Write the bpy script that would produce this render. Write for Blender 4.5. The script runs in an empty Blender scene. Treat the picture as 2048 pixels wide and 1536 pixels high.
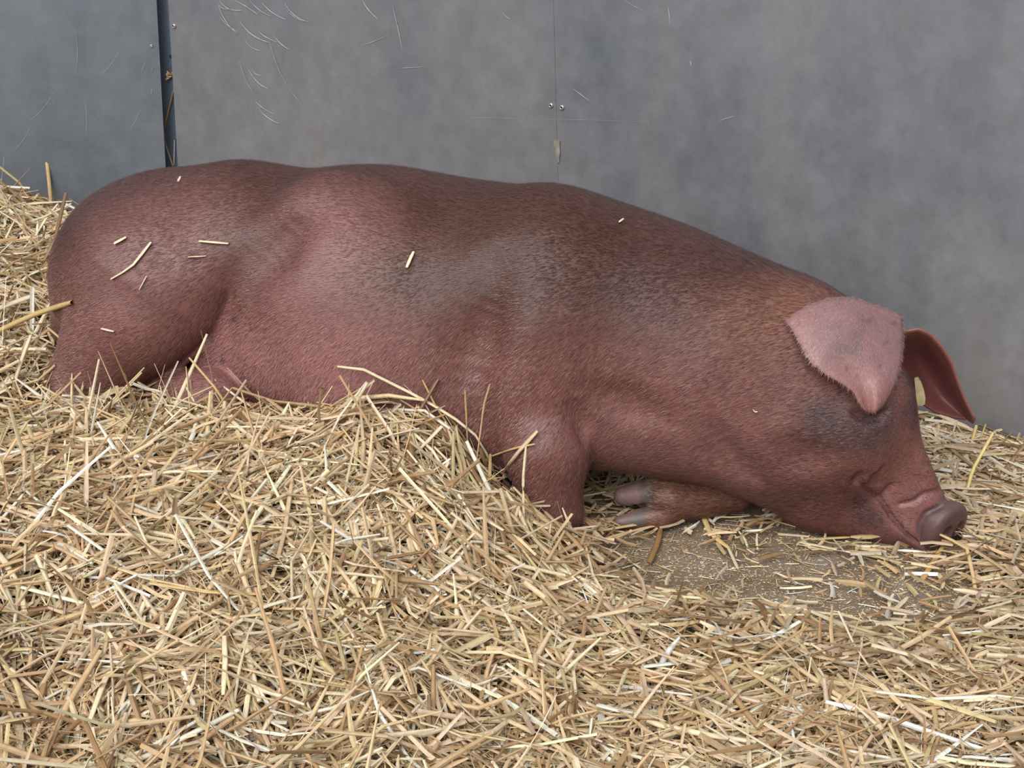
import bpy, math, random
import numpy as np

# ------------------------------------------------------------------ camera, sky, exposure
IMW, IMH, FPX = 2048.0, 1536.0, 3400.0
PITCH, CAMH = math.radians(20.0), 1.2
cam_d = bpy.data.cameras.new('camera')
cam_d.sensor_width = 36.0
cam_d.lens = FPX / IMW * 36.0
cam_d.clip_start = 0.05
cam = bpy.data.objects.new('camera', cam_d)
bpy.context.scene.collection.objects.link(cam)
cam.location = (0, 0, CAMH)
cam.rotation_euler = (math.pi / 2 - PITCH, 0, 0)
sc = bpy.context.scene
sc.camera = cam

world = bpy.data.worlds.new('overcast_sky')
sc.world = world
world.use_nodes = True
wn = world.node_tree
wn.nodes.clear()
w_out = wn.nodes.new('ShaderNodeOutputWorld')
w_bg = wn.nodes.new('ShaderNodeBackground')
w_geo = wn.nodes.new('ShaderNodeTexCoord')
w_sep = wn.nodes.new('ShaderNodeSeparateXYZ')
w_ramp = wn.nodes.new('ShaderNodeValToRGB')      # plain overcast sky: three times brighter overhead than at the horizon
wn.links.new(w_geo.outputs['Generated'], w_sep.inputs[0])
wn.links.new(w_sep.outputs['Z'], w_ramp.inputs[0])
w_ramp.color_ramp.elements[0].position = 0.0
w_ramp.color_ramp.elements[0].color = (0.40, 0.415, 0.44, 1)
w_ramp.color_ramp.elements[1].position = 1.0
w_ramp.color_ramp.elements[1].color = (0.97, 0.985, 1.0, 1)
wn.links.new(w_ramp.outputs[0], w_bg.inputs[0])
w_bg.inputs[1].default_value = 0.60
wn.links.new(w_bg.outputs[0], w_out.inputs[0])

sun_d = bpy.data.lights.new('hazy_sun', 'SUN')   # sun behind thin cloud: a very wide soft disc
sun_d.energy = 3.3
sun_d.angle = math.radians(55)
sun_d.color = (1.0, 0.97, 0.93)
sun = bpy.data.objects.new('hazy_sun', sun_d)
sc.collection.objects.link(sun)
sun.rotation_euler = (math.radians(50), 0, math.radians(-22))

sc.view_settings.view_transform = 'Standard'
sc.view_settings.look = 'None'
sc.view_settings.gamma = 1.0
sc.view_settings.use_curve_mapping = False
sc.view_settings.exposure = 0.14

rng = np.random.default_rng(7)
random.seed(7)

# ------------------------------------------------------------------ pixel -> direction helpers
CAMP = np.array([0, 0, CAMH])
CR = np.array([1.0, 0, 0])
CF = np.array([0, math.cos(PITCH), -math.sin(PITCH)])
CU = np.array([0, math.sin(PITCH), math.cos(PITCH)])

def rdir(px, py):
    px = np.asarray(px, float); py = np.asarray(py, float)
    return CF + ((px - IMW / 2) / FPX)[..., None] * CR + ((IMH / 2 - py) / FPX)[..., None] * CU

def ground(px, py, z=0.0):
    d = rdir(px, py)
    t = (np.asarray(z) - CAMH) / d[..., 2]
    return CAMP + d * t[..., None]

def plane_pt(px, py, o, n):
    d = rdir(px, py)
    t = ((o - CAMP) @ n) / (d @ n)
    return CAMP + d * t[..., None]

def project(p):
    q = np.asarray(p) - CAMP
    z = q @ CF
    return IMW / 2 + FPX * (q @ CR) / z, IMH / 2 - FPX * (q @ CU) / z, z

def hash_noise(p, scale, seed=0):
    """cheap smooth value noise on (N,3) points, range -1..1"""
    q = np.asarray(p) * scale
    i = np.floor(q).astype(np.int64); f = q - i
    f = f * f * (3 - 2 * f)
    out = 0
    for dx in (0, 1):
        for dy in (0, 1):
            for dz in (0, 1):
                h = (i[:, 0] + dx) * 374761393 + (i[:, 1] + dy) * 668265263 + (i[:, 2] + dz) * 2147483647 + seed * 1274126177
                h = (h ^ (h >> 13)) * 1274126177
                h = (h ^ (h >> 16)) & 0xffff
                w = (f[:, 0] if dx else 1 - f[:, 0]) * (f[:, 1] if dy else 1 - f[:, 1]) * (f[:, 2] if dz else 1 - f[:, 2])
                out = out + w * (h / 32767.5 - 1)
    return out

# ------------------------------------------------------------------ scene helpers
COL = sc.collection

def tag(o, label=None, cat=None, group=None, kind=None):
    if label: o['label'] = label
    if cat: o['category'] = cat
    if group: o['group'] = group
    if kind: o['kind'] = kind
    return o

def mesh_obj(name, verts, faces, mats, parent=None, smooth=True, loc=None, cols=None, fmat=None):
    """one mesh object; vertices given in world coordinates, origin moved to loc"""
    verts = np.asarray(verts, float)
    loc = np.zeros(3) if loc is None else np.asarray(loc, float)
    me = bpy.data.meshes.new(name)
    if isinstance(faces, np.ndarray):
        n = faces.shape[1]
        me.vertices.add(len(verts)); me.vertices.foreach_set('co', (verts - loc).astype(np.float32).ravel())
        me.loops.add(faces.size); me.loops.foreach_set('vertex_index', faces.astype(np.int32).ravel())
        me.polygons.add(len(faces))
        me.polygons.foreach_set('loop_start', np.arange(0, faces.size, n, dtype=np.int32))
        me.update(calc_edges=True)
    else:
        me.from_pydata([tuple(v) for v in verts - loc], [], faces)
        me.update()
    me.polygons.foreach_set('use_smooth', np.full(len(me.polygons), smooth))
    for m in (mats if isinstance(mats, (list, tuple)) else [mats]):
        me.materials.append(m)
    if fmat is not None:
        me.polygons.foreach_set('material_index', np.asarray(fmat, np.int32))
    if cols is not None:
        a = me.color_attributes.new('Col', 'FLOAT_COLOR', 'POINT')
        c = np.ones((len(verts), 4), np.float32); c[:, :3] = cols
        a.data.foreach_set('color', c.ravel())
    me.update()
    o = bpy.data.objects.new(name, me)
    COL.objects.link(o)
    if parent is not None:
        o.parent = parent
        o.location = loc - np.array(parent_world(parent))
    else:
        o.location = loc
    return o

def parent_world(p):
    l = np.array(p.location)
    while p.parent is not None:
        p = p.parent
        l = l + np.array(p.location)
    return l

def srgb(r, g, b):
    f = lambda c: ((c / 255 + 0.055) / 1.055) ** 2.4 if c > 10 else c / 255 / 12.92
    return np.array([f(r), f(g), f(b)])

def new_mat(name):
    m = bpy.data.materials.new(name); m.use_nodes = True
    nt = m.node_tree
    return m, nt, nt.nodes['Principled BSDF']

def nd(nt, t, **kw):
    n = nt.nodes.new(t)
    for k, v in kw.items():
        if k in n.inputs: n.inputs[k].default_value = v
        else: setattr(n, k, v)
    return n

def ramp(nt, fac, stops):
    r = nt.nodes.new('ShaderNodeValToRGB')
    while len(r.color_ramp.elements) < len(stops): r.color_ramp.elements.new(0.5)
    for e, (p, c) in zip(r.color_ramp.elements, stops):
        e.position = p; e.color = (*c, 1) if len(c) == 3 else c
    nt.links.new(fac, r.inputs[0])
    return r

# ------------------------------------------------------------------ materials
def mat_metal(name, c1, c2, c3, rough=0.5):
    m, nt, b = new_mat(name)
    tc = nd(nt, 'ShaderNodeTexCoord')
    mp = nd(nt, 'ShaderNodeMapping'); mp.inputs['Scale'].default_value = (1, 1, 0.45)
    nt.links.new(tc.outputs['Object'], mp.inputs[0])
    n1 = nd(nt, 'ShaderNodeTexNoise', Scale=3.2, Detail=6.0, Roughness=0.62)
    nt.links.new(mp.outputs[0], n1.inputs['Vector'])
    n2 = nd(nt, 'ShaderNodeTexNoise', Scale=16.0, Detail=8.0, Roughness=0.7)
    nt.links.new(tc.outputs['Object'], n2.inputs['Vector'])
    r1 = ramp(nt, n1.outputs['Fac'], [(0.28, c1), (0.52, c2), (0.78, c3)])
    mx = nd(nt, 'ShaderNodeMix', data_type='RGBA', blend_type='OVERLAY'); mx.inputs['Factor'].default_value = 0.14
    nt.links.new(r1.outputs[0], mx.inputs['A']); nt.links.new(n2.outputs['Fac'], mx.inputs['B'])
    nt.links.new(mx.outputs['Result'], b.inputs['Base Color'])
    b.inputs['Metallic'].default_value = 0.6
    rr = ramp(nt, n2.outputs['Fac'], [(0.3, (rough - 0.07,) * 3), (0.7, (rough + 0.1,) * 3)])
    nt.links.new(rr.outputs[0], b.inputs['Roughness'])
    # faint rolled grain
    mp2 = nd(nt, 'ShaderNodeMapping'); mp2.inputs['Scale'].default_value = (500, 500, 9)
    nt.links.new(tc.outputs['Object'], mp2.inputs[0])
    n3 = nd(nt, 'ShaderNodeTexNoise', Scale=1.0, Detail=2.0)
    nt.links.new(mp2.outputs[0], n3.inputs['Vector'])
    bp = nd(nt, 'ShaderNodeBump', Strength=0.12, Distance=0.001)
    nt.links.new(n3.outputs['Fac'], bp.inputs['Height'])
    nt.links.new(bp.outputs[0], b.inputs['Normal'])
    return m

def mat_plain(name, col, rough=0.6, metal=0.0):
    m, nt, b = new_mat(name)
    tc = nd(nt, 'ShaderNodeTexCoord')
    n = nd(nt, 'ShaderNodeTexNoise', Scale=60.0, Detail=4.0)
    nt.links.new(tc.outputs['Object'], n.inputs['Vector'])
    c = np.asarray(col)
    r = ramp(nt, n.outputs['Fac'], [(0.3, tuple(c * 0.75)), (0.7, tuple(np.minimum(c * 1.2, 1)))])
    nt.links.new(r.outputs[0], b.inputs['Base Color'])
    b.inputs['Roughness'].default_value = rough
    b.inputs['Metallic'].default_value = metal
    return m

def mat_straw():
    m, nt, b = new_mat('straw')
    at = nd(nt, 'ShaderNodeAttribute', attribute_name='Col')
    tc = nd(nt, 'ShaderNodeTexCoord')
    n = nd(nt, 'ShaderNodeTexNoise', Scale=90.0, Detail=4.0, Roughness=0.7)
    nt.links.new(tc.outputs['Object'], n.inputs['Vector'])
    r = ramp(nt, n.outputs['Fac'], [(0.25, (0.62,) * 3), (0.75, (1.0,) * 3)])
    mx = nd(nt, 'ShaderNodeMix', data_type='RGBA', blend_type='MULTIPLY'); mx.inputs['Factor'].default_value = 0.8
    nt.links.new(at.outputs['Color'], mx.inputs['A']); nt.links.new(r.outputs[0], mx.inputs['B'])
    nt.links.new(mx.outputs['Result'], b.inputs['Base Color'])
    b.inputs['Roughness'].default_value = 0.45
    b.inputs['Specular IOR Level'].default_value = 0.45
    return m

def mat_floor():
    m, nt, b = new_mat('dirty_concrete')
    tc = nd(nt, 'ShaderNodeTexCoord')
    n1 = nd(nt, 'ShaderNodeTexNoise', Scale=7.0, Detail=8.0, Roughness=0.65)
    n2 = nd(nt, 'ShaderNodeTexNoise', Scale=120.0, Detail=5.0, Roughness=0.7)
    for n in (n1, n2): nt.links.new(tc.outputs['Object'], n.inputs['Vector'])
    r = ramp(nt, n1.outputs['Fac'], [(0.3, tuple(srgb(112, 98, 80))), (0.5, tuple(srgb(136, 121, 102))), (0.7, tuple(srgb(146, 138, 130)))])
    r2 = ramp(nt, n2.outputs['Fac'], [(0.35, (0.6,) * 3), (0.65, (1.15,) * 3)])
    mx = nd(nt, 'ShaderNodeMix', data_type='RGBA', blend_type='MULTIPLY'); mx.inputs['Factor'].default_value = 0.75
    nt.links.new(r.outputs[0], mx.inputs['A']); nt.links.new(r2.outputs[0], mx.inputs['B'])
    nt.links.new(mx.outputs['Result'], b.inputs['Base Color'])
    b.inputs['Roughness'].default_value = 0.85
    bp = nd(nt, 'ShaderNodeBump', Strength=0.5, Distance=0.004)
    nt.links.new(n2.outputs['Fac'], bp.inputs['Height']); nt.links.new(bp.outputs[0], b.inputs['Normal'])
    return m

def mat_pig():
    m, nt, b = new_mat('pig_skin')
    at = nd(nt, 'ShaderNodeAttribute', attribute_name='Col')
    tc = nd(nt, 'ShaderNodeTexCoord')
    n1 = nd(nt, 'ShaderNodeTexNoise', Scale=22.0, Detail=7.0, Roughness=0.65)
    n2 = nd(nt, 'ShaderNodeTexNoise', Scale=330.0, Detail=3.0, Roughness=0.6)
    for n in (n1, n2): nt.links.new(tc.outputs['Object'], n.inputs['Vector'])
    r = ramp(nt, n1.outputs['Fac'], [(0.3, (0.80, 0.76, 0.74)), (0.7, (1.12, 1.08, 1.06))])
    r2 = ramp(nt, n2.outputs['Fac'], [(0.3, (0.82,) * 3), (0.7, (1.1,) * 3)])
    mx = nd(nt, 'ShaderNodeMix', data_type='RGBA', blend_type='MULTIPLY'); mx.inputs['Factor'].default_value = 0.8
    nt.links.new(at.outputs['Color'], mx.inputs['A']); nt.links.new(r.outputs[0], mx.inputs['B'])
    mx2 = nd(nt, 'ShaderNodeMix', data_type='RGBA', blend_type='MULTIPLY'); mx2.inputs['Factor'].default_value = 0.8
    nt.links.new(mx.outputs['Result'], mx2.inputs['A']); nt.links.new(r2.outputs[0], mx2.inputs['B'])
    nt.links.new(mx2.outputs['Result'], b.inputs['Base Color'])
    b.inputs['Roughness'].default_value = 0.44
    b.inputs['Specular IOR Level'].default_value = 0.45
    bp = nd(nt, 'ShaderNodeBump', Strength=0.35, Distance=0.0015)
    nt.links.new(n2.outputs['Fac'], bp.inputs['Height']); nt.links.new(bp.outputs[0], b.inputs['Normal'])
    return m

def mat_hair():
    m, nt, b = new_mat('pig_bristle')
    at = nd(nt, 'ShaderNodeAttribute', attribute_name='Col')
    nt.links.new(at.outputs['Color'], b.inputs['Base Color'])
    b.inputs['Roughness'].default_value = 0.40
    b.inputs['Specular IOR Level'].default_value = 0.5
    return m

M_STRAW = mat_straw()
M_FLOOR = mat_floor()
M_PIG = mat_pig()
M_HAIR = mat_hair()
M_SHEET = mat_metal('weathered_sheet_metal', tuple(srgb(122, 128, 138)), tuple(srgb(141, 143, 149)), tuple(srgb(156, 155, 156)))
M_SHEET2 = mat_metal('bluish_sheet_metal', tuple(srgb(108, 117, 128)), tuple(srgb(124, 131, 140)), tuple(srgb(140, 145, 150)))
M_POST = mat_metal('dark_galvanised_steel', tuple(srgb(84, 98, 114)), tuple(srgb(98, 112, 128)), tuple(srgb(110, 122, 136)))
M_RIVET = mat_plain('bright_rivet_metal', srgb(205, 203, 200), 0.3, 0.8)
M_DARK = mat_plain('dark_hole', srgb(25, 25, 27), 0.9)
M_SCRATCH = mat_plain('bare_scratched_metal', srgb(186, 190, 196), 0.45, 0.3)
M_STAIN = mat_plain('rust_brown_smear', srgb(138, 132, 124), 0.6)
M_TAG = mat_plain('yellowed_plastic', srgb(196, 184, 140), 0.5)

# ------------------------------------------------------------------ the setting: floor, two sheet metal walls
def build_setting():
    f = mesh_obj('floor', [(-6, -1, 0), (6, -1, 0), (6, 9, 0), (-6, 9, 0)], [(0, 1, 2, 3)], M_FLOOR)
    tag(f, 'dirty grey brown concrete floor strewn with chaff', 'floor', kind='structure')

build_setting()

WA = ground(1950, 880); WB = ground(330, 880 - 0.21 * 1620)
WD = (WA - WB) / np.linalg.norm(WA - WB)                  # along the back wall, left to right
WN = np.array([WD[1], -WD[0], 0.0])                       # facing the pen
LD = np.array([-math.cos(math.radians(8)), -math.sin(math.radians(8)), 0.0])   # along the left wall, away from the corner
LN = np.array([-LD[1], LD[0], 0.0])
if LN[1] > 0: LN = -LN
def wall_pt(px, py, off=0.0): return plane_pt(px, py, WB + WN * off, WN)

def sheet(name, o, d, n, x0, x1, z0, z1, th, mat, parent, lean=0.0, dent=0.0016, seed=0, lean0=0.0):
    """a sheet metal panel: subdivided front with soft dents, real thickness; lean shifts the right edge with height"""
    nx = max(8, int((x1 - x0) / 0.03)); nz = max(8, int((z1 - z0) / 0.03))
    V = []
    for k, dep in enumerate((0.0, -th)):
        zz, tt = np.meshgrid(np.linspace(z0, z1, nz + 1), np.linspace(0, 1, nx + 1), indexing='ij')
        a = x0 + lean0 * zz; b_ = x1 + lean * zz
        xx = a + (b_ - a) * tt
        p = o + xx[..., None] * d + zz[..., None] * np.array([0, 0, 1.0])
        q = p.reshape(-1, 3)
        bump = hash_noise(q, 3.1, seed) * dent + hash_noise(q, 9.0, seed + 3) * dent * 0.3
        V.append(q + (bump + dep)[:, None] * n)
    N = (nx + 1) * (nz + 1); idx = np.arange(N).reshape(nz + 1, nx + 1)
    F = []
    qa = np.stack([idx[:-1, :-1], idx[:-1, 1:], idx[1:, 1:], idx[1:, :-1]], -1).reshape(-1, 4)
    F.append(qa); F.append(qa[:, ::-1] + N)
    # edge strips get vertices of their own so the sheet's edges stay crisp
    Q = np.concatenate(V); V = [Q]; nv = len(Q)
    for e in (idx[0], idx[-1][::-1], idx[:, 0][::-1], idx[:, -1]):
        m = len(e); V.append(Q[e]); V.append(Q[e + N]); i = nv + np.arange(m)
        F.append(np.stack([i[:-1], i[:-1] + m, i[1:] + m, i[1:]], -1)); nv += 2 * m
    return mesh_obj(name, np.concatenate(V), np.concatenate(F), mat, parent, True, loc=o)

def rivet(c, n, r, parent, name='rivet'):
    """domed ring rivet with a dark hollow"""
    n = n / np.linalg.norm(n); a = np.cross(n, [0, 0, 1.0]); a /= np.linalg.norm(a); b = np.cross(n, a)
    prof = [(1.0, -0.1), (1.0, 0.25), (0.85, 0.5), (0.6, 0.62), (0.42, 0.55), (0.32, 0.25), (0.0, 0.2)]
    V = []; F = []; S = 14
    for pr, ph in prof:
        for k in range(S):
            t = 2 * math.pi * k / S
            V.append(c + r * (pr * (a * math.cos(t) + b * math.sin(t)) + ph * n))
    fm = []
    for i in range(len(prof) - 1):
        for k in range(S):
            F.append((i * S + k, i * S + (k + 1) % S, (i + 1) * S + (k + 1) % S, (i + 1) * S + k)); fm.append(1 if i >= 4 else 0)
    return mesh_obj(name, V, F, [M_RIVET, M_DARK], parent, True, loc=c, fmat=fm)

def ribbon(pts, wid, n, lift):
    """thin flat strip along pts (world), tapered, lying lift in front of a plane with normal n"""
    pts = np.asarray(pts); m = len(pts); V = []; F = []
    for i in range(m):
        t = pts[min(i + 1, m - 1)] - pts[max(i - 1, 0)]
        s = np.cross(n, t); s /= np.linalg.norm(s) + 1e-9
        w = wid * (0.25 + 0.75 * math.sin(math.pi * (i + 0.3) / (m - 0.4)))
        V += [pts[i] + s * w / 2 + n * lift, pts[i] - s * w / 2 + n * lift]
    for i in range(m - 1): F.append((2 * i, 2 * i + 1, 2 * i + 3, 2 * i + 2))
    return V, F

def bez(p0, p1, p2, n=9):
    t = np.linspace(0, 1, n)[:, None]
    return (1 - t) ** 2 * np.array(p0) + 2 * t * (1 - t) * np.array(p1) + t * t * np.array(p2)

def build_walls():
    UP = np.array([0, 0, 1.0])
    # back wall: dark studs and rails behind, two sheets in front
    xs = lambda px, py: (wall_pt(px, py) - WB) @ WD
    x_edge0 = xs(348, 330); z_e0 = wall_pt(348, 330)[2]; x_edge1 = xs(321, 0) if False else xs(322, 0)
    x_edge1 = xs(337, 0) ; z_e1 = wall_pt(337, 0)[2]
    x_edge1 = xs(336.5, 0)
    l0 = 0.0
    xe = xs(355, 330)
    le = (xs(336, 0) - xe) / (wall_pt(336, 0)[2] - wall_pt(355, 330)[2])
    s0 = xs(1115, 330); ls = (xs(1107, 0) - s0) / (wall_pt(1107, 0)[2] - wall_pt(1115, 330)[2])
    at0 = lambda x, l, px, py: x - l * wall_pt(px, py)[2]
    A0 = at0(xe, le, 355, 330); S0 = at0(s0, ls, 1115, 330)
    # the stud frame behind is the wall object itself
    V = []; F = []
    def box(x0, x1, z0, z1, y0, y1):
        b = len(V)
        for x in (x0, x1):
            for y in (y0, y1):
                for z in (z0, z1):
                    V.append(WB + WD * x + WN * y + UP * z)
        F.extend([(b, b + 1, b + 3, b + 2), (b + 4, b + 6, b + 7, b + 5), (b, b + 4, b + 5, b + 1), (b + 2, b + 3, b + 7, b + 6), (b, b + 2, b + 6, b + 4), (b + 1, b + 5, b + 7, b + 3)])
    for x in (S0 - 0.02, S0 + 0.9, S0 + 1.8): box(x, x + 0.05, 0, 1.75, -0.06, -0.0125)
    for z in (0.03, 0.85, 1.65): box(A0 + 0.03, S0 + 2.1, z, z + 0.05, -0.055, -0.0125)
    wb = mesh_obj('wall_back', V, F, M_POST, None, False, loc=WB)
    tag(wb, 'grey sheet metal pen wall behind the sleeping pig', 'wall', kind='structure')
    p1 = sheet('sheet_panel', WB, WD, WN, A0, S0 - 0.0003, 0.013, 1.75, 0.011, M_SHEET, wb, lean=ls, lean0=le, seed=1)
    p2 = sheet('sheet_panel', WB, WD, WN, S0 + 0.0003, S0 + 2.1, 0.013, 1.75, 0.011, M_SHEET, wb, lean=0, lean0=ls, seed=1)
    for (px, py, r, par) in ((1102, 211, 0.0052, p1), (1124, 215, 0.0052, p2), (348, 52, 0.0055, p1)):
        rivet(wall_pt(px, py, 0.001), WN, r, par)
    # raised smear of old weld below the rivet pair
    sm = [(1114, 279, 6), (1113, 288, 6), (1114, 297, 5.5), (1116, 306, 4.5), (1115, 315, 3.5), (1117, 325, 2)]
    V = []; F = []
    for i, (px, py, w) in enumerate(sm):
        for k, (dx, off) in enumerate(((-1, 0.0005), (-0.5, 0.0022), (0.5, 0.0022), (1, 0.0005))):
            V.append(wall_pt(px + dx * w, py, off + 0.0015))
    for i in range(len(sm) - 1):
        for k in range(3): F.append((4 * i + k, 4 * i + k + 1, 4 * i + k + 5, 4 * i + k + 4))
    mesh_obj('weld_smear', V, F, M_STAIN, p2, True, loc=wall_pt(1114, 300, 0.0))
    # curved scratches rubbed into the left sheet
    arcs = [((440, 0), (455, 25), (485, 20), 1.0), ((437, 5), (447, 45), (476, 67), 1.0), ((439, 30), (450, 50), (478, 64), .7), ((481, 42), (500, 75), (541, 85), 1.2),
            ((470, 0), (495, 12), (517, 29), 1.0), ((500, 0), (520, 25), (544, 32), .9), ((525, 5), (545, 30), (574, 39), 1.0), ((570, 5), (585, 35), (619, 44), 1.0),
            ((575, 20), (590, 38), (610, 42), .7), ((518, 62), (530, 75), (555, 84), .9), ((550, 72), (562, 90), (580, 99), 1.0), ((492, 80), (500, 97), (521, 101), .8),
            ((499, 140), (515, 170), (538, 177), 1.3), ((507, 142), (512, 150), (524, 151), .7), ((512, 202), (525, 217), (549, 228), .8), ((519, 218), (535, 238), (560, 247), 1.0),
            ((726, 0), (737, 22), (757, 38), 1.2), ((786, 10), (797, 55), (806, 98), .7), ((540, 80), (550, 130), (575, 170), .5), ((575, 170), (595, 200), (618, 225), .45),
            ((722, 92), (748, 84), (776, 70), .4), ((800, 136), (830, 135), (850, 133), .5), ((480, 120), (490, 165), (512, 190), .5), ((440, 10), (443, 20), (470, 18), .7),
            ((1148, 178), (1165, 190), (1180, 202), .8), ((1007, 26), (1012, 34), (1022, 38), .6), ((1337, 14), (1340, 30), (1341, 48), .7), ((1381, 121), (1383, 126), (1383, 131), 1.0),
            ((1250, 0), (1270, 14), (1290, 22), .4), ((1075, 238), (1150, 238), (1300, 244), .16), ((1440, 241), (1455, 236), (1470, 232), .6), ((900, 234), (980, 235), (1076, 238), .14)]
    for par, lo, hi in ((p1, 0, 1110), (p2, 1110, 5000)):
        V = []; F = []
        for a, b, c, w in arcs:
            if not lo <= a[0] < hi: continue
            pp = bez(a, b, c)
            v, f = ribbon(wall_pt(pp[:, 0], pp[:, 1]), 0.0022 * w, WN, 0.0021)
            F += [tuple(i + len(V) for i in q) for q in f]; V += v
        o = mesh_obj('scratches', V, F, M_SCRATCH, par, False, loc=wall_pt(600, 100))
        o['kind'] = 'stuff'
    # left wall: one bluish sheet, then the dark upright in the gap between the sheets
    LO = WB + WD * (A0) + WN * 0.0
    lp = lambda px, py, off=0.0: plane_pt(px, py, LO + LN * off, LN)
    lx = lambda px, py: (lp(px, py) - LO) @ LD
    a = lx(331, 330); la = (lx(313, 0) - a) / (lp(313, 0)[2] - lp(331, 330)[2]); a0 = a - la * lp(331, 330)[2]
    wl = sheet('wall_left', LO, LD, LN, a0, a0 + 2.0, 0.0, 1.75, 0.006, M_SHEET2, None, lean0=la, seed=9)
    tag(wl, 'bluish scratched metal sheet wall beside the dark corner post', 'wall', kind='structure')
    for px, py in ((303, 92),): rivet(lp(px, py, 0.001), LN, 0.0035, wl)
    V = []; F = []
    la_ = [((170, 200), (176, 240), (172, 275)), ((304, 134), (303, 138), (303, 143)), ((304, 176), (303, 182), (303, 188)), ((200, 150), (225, 130), (240, 100)), ((60, 240), (90, 220), (110, 180)),
           ((280, 150), (288, 130), (292, 120)), ((260, 260), (275, 235), (283, 215)), ((150, 60), (160, 110), (150, 150)), ((30, 300), (50, 280), (62, 250))]
    for q in la_:
        pp = bez(*q); v, f = ribbon(lp(pp[:, 0], pp[:, 1]), 0.0006, LN, 0.002)
        F += [tuple(i + len(V) for i in x) for x in f]; V += v
    mesh_obj('scratches', V, F, M_SCRATCH, wl, False, loc=lp(200, 200))['kind'] = 'stuff'
    # upright channel section
    o = (LO + WN * -0.024)
    mid = plane_pt(333, 150, o, WN)
    ax = WD
    prof = [(-0.09, 0.0), (-0.03, 0.0), (-0.024, 0.006), (0.024, 0.006), (0.03, 0.0), (0.09, 0.0), (0.09, -0.02), (-0.09, -0.02)]
    V = [(mid * [1, 1, 0] + ax * x + WN * y + UP * z) for z in (0.0, 1.75) for x, y in prof]
    n = len(prof)
    F = [(i, (i + 1) % n, n + (i + 1) % n, n + i) for i in range(n)] + [tuple(range(n))[::-1], tuple(range(n, 2 * n))]
    post = mesh_obj('trim_1', V, F, M_POST, None, False, loc=mid * [1, 1, 0])
    tag(post, 'dark steel upright in the gap between the wall sheets', 'post', kind='structure')
    for px, py in ((341, 113), (354, 279)):
        c = plane_pt(px, py, mid + WN * 0.0065, WN)
        V = [c + 0.004 * (ax * math.cos(t) + UP * math.sin(t)) + WN * h for h in (-0.006, 0.0006) for t in np.linspace(0, 2 * math.pi, 9)[:-1]]
        F = [(i, (i + 1) % 8, 8 + (i + 1) % 8, 8 + i) for i in range(8)] + [tuple(range(8, 16))]
        mesh_obj('bolt_hole', V, F, M_DARK, post, False, loc=c)
    return mid

POST_MID = build_walls()

# ------------------------------------------------------------------ the pig: implicit surface -> one mesh
YAW = math.radians(20)
EU = np.array([math.cos(YAW), -math.sin(YAW), 0]); EV = np.array([-math.sin(YAW), -math.cos(YAW), 0]); EW = np.array([0, 0, 1.0])
PO = ground(1880, 1085)

def PP(px, py, v=0.0):
    return plane_pt(px, py, PO + EV * v, EV)

def RP(r, p):                                # pixel radius -> metres at point p
    return r * ((p - CAMP) @ CF) / FPX

def loc_uvw(p):
    q = p - PO
    return q @ EU, q @ EV, q[..., 2]

def smin(a, b, k):
    h = np.maximum(k - np.abs(a - b), 0) / k
    return np.minimum(a, b) - h * h * k * 0.25

def ss(x, a, b):
    t = np.clip((x - a) / (b - a), 0, 1)
    return t * t * (3 - 2 * t)

def smax(a, b, k): return -smin(-a, -b, k)

def d_cone(p, a, b, ra, rb, sv=1.0):
    """tapered capsule; sv<1 narrows it across the pig"""
    ab = b - a; q = p - a
    if sv != 1.0:
        qv = q @ EV; abv = ab @ EV
        t = np.clip((q @ ab) / (ab @ ab), 0, 1)
        r = q - t[:, None] * ab
        rv = r @ EV
        r2 = (r * r).sum(1) - rv * rv
        rad = ra + (rb - ra) * t
        k = np.sqrt(np.maximum(r2 + (rv / sv) ** 2, 1e-12))
        return (k - rad) * (sv + (1 - sv) * 0.35)
    t = np.clip((q @ ab) / (ab @ ab), 0, 1)
    r = q - t[:, None] * ab
    return np.sqrt((r * r).sum(1)) - (ra + (rb - ra) * t)

def d_ell(p, c, axes, rad):
    """ellipsoid; axes rows orthonormal"""
    q = (p - c) @ axes.T / rad
    k0 = np.sqrt((q * q).sum(1)) + 1e-9
    k1 = np.sqrt(((q / rad) ** 2).sum(1)) + 1e-9
    return k0 * (k0 - 1) / k1

def basis(ang, lean=0.0, yaw=0.0):
    """axes: first along the pig tilted by ang (degrees, + = nose down), second across, third up"""
    a = math.radians(ang); y = math.radians(yaw); l = math.radians(lean)
    f = EU * math.cos(y) + EV * math.sin(y); s = -EU * math.sin(y) + EV * math.cos(y)
    f2 = f * math.cos(a) - EW * math.sin(a); u2 = f * math.sin(a) + EW * math.cos(a)
    s2 = s * math.cos(l) - u2 * math.sin(l); u3 = s * math.sin(l) + u2 * math.cos(l)
    return np.stack([f2, s2, u3])

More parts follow.
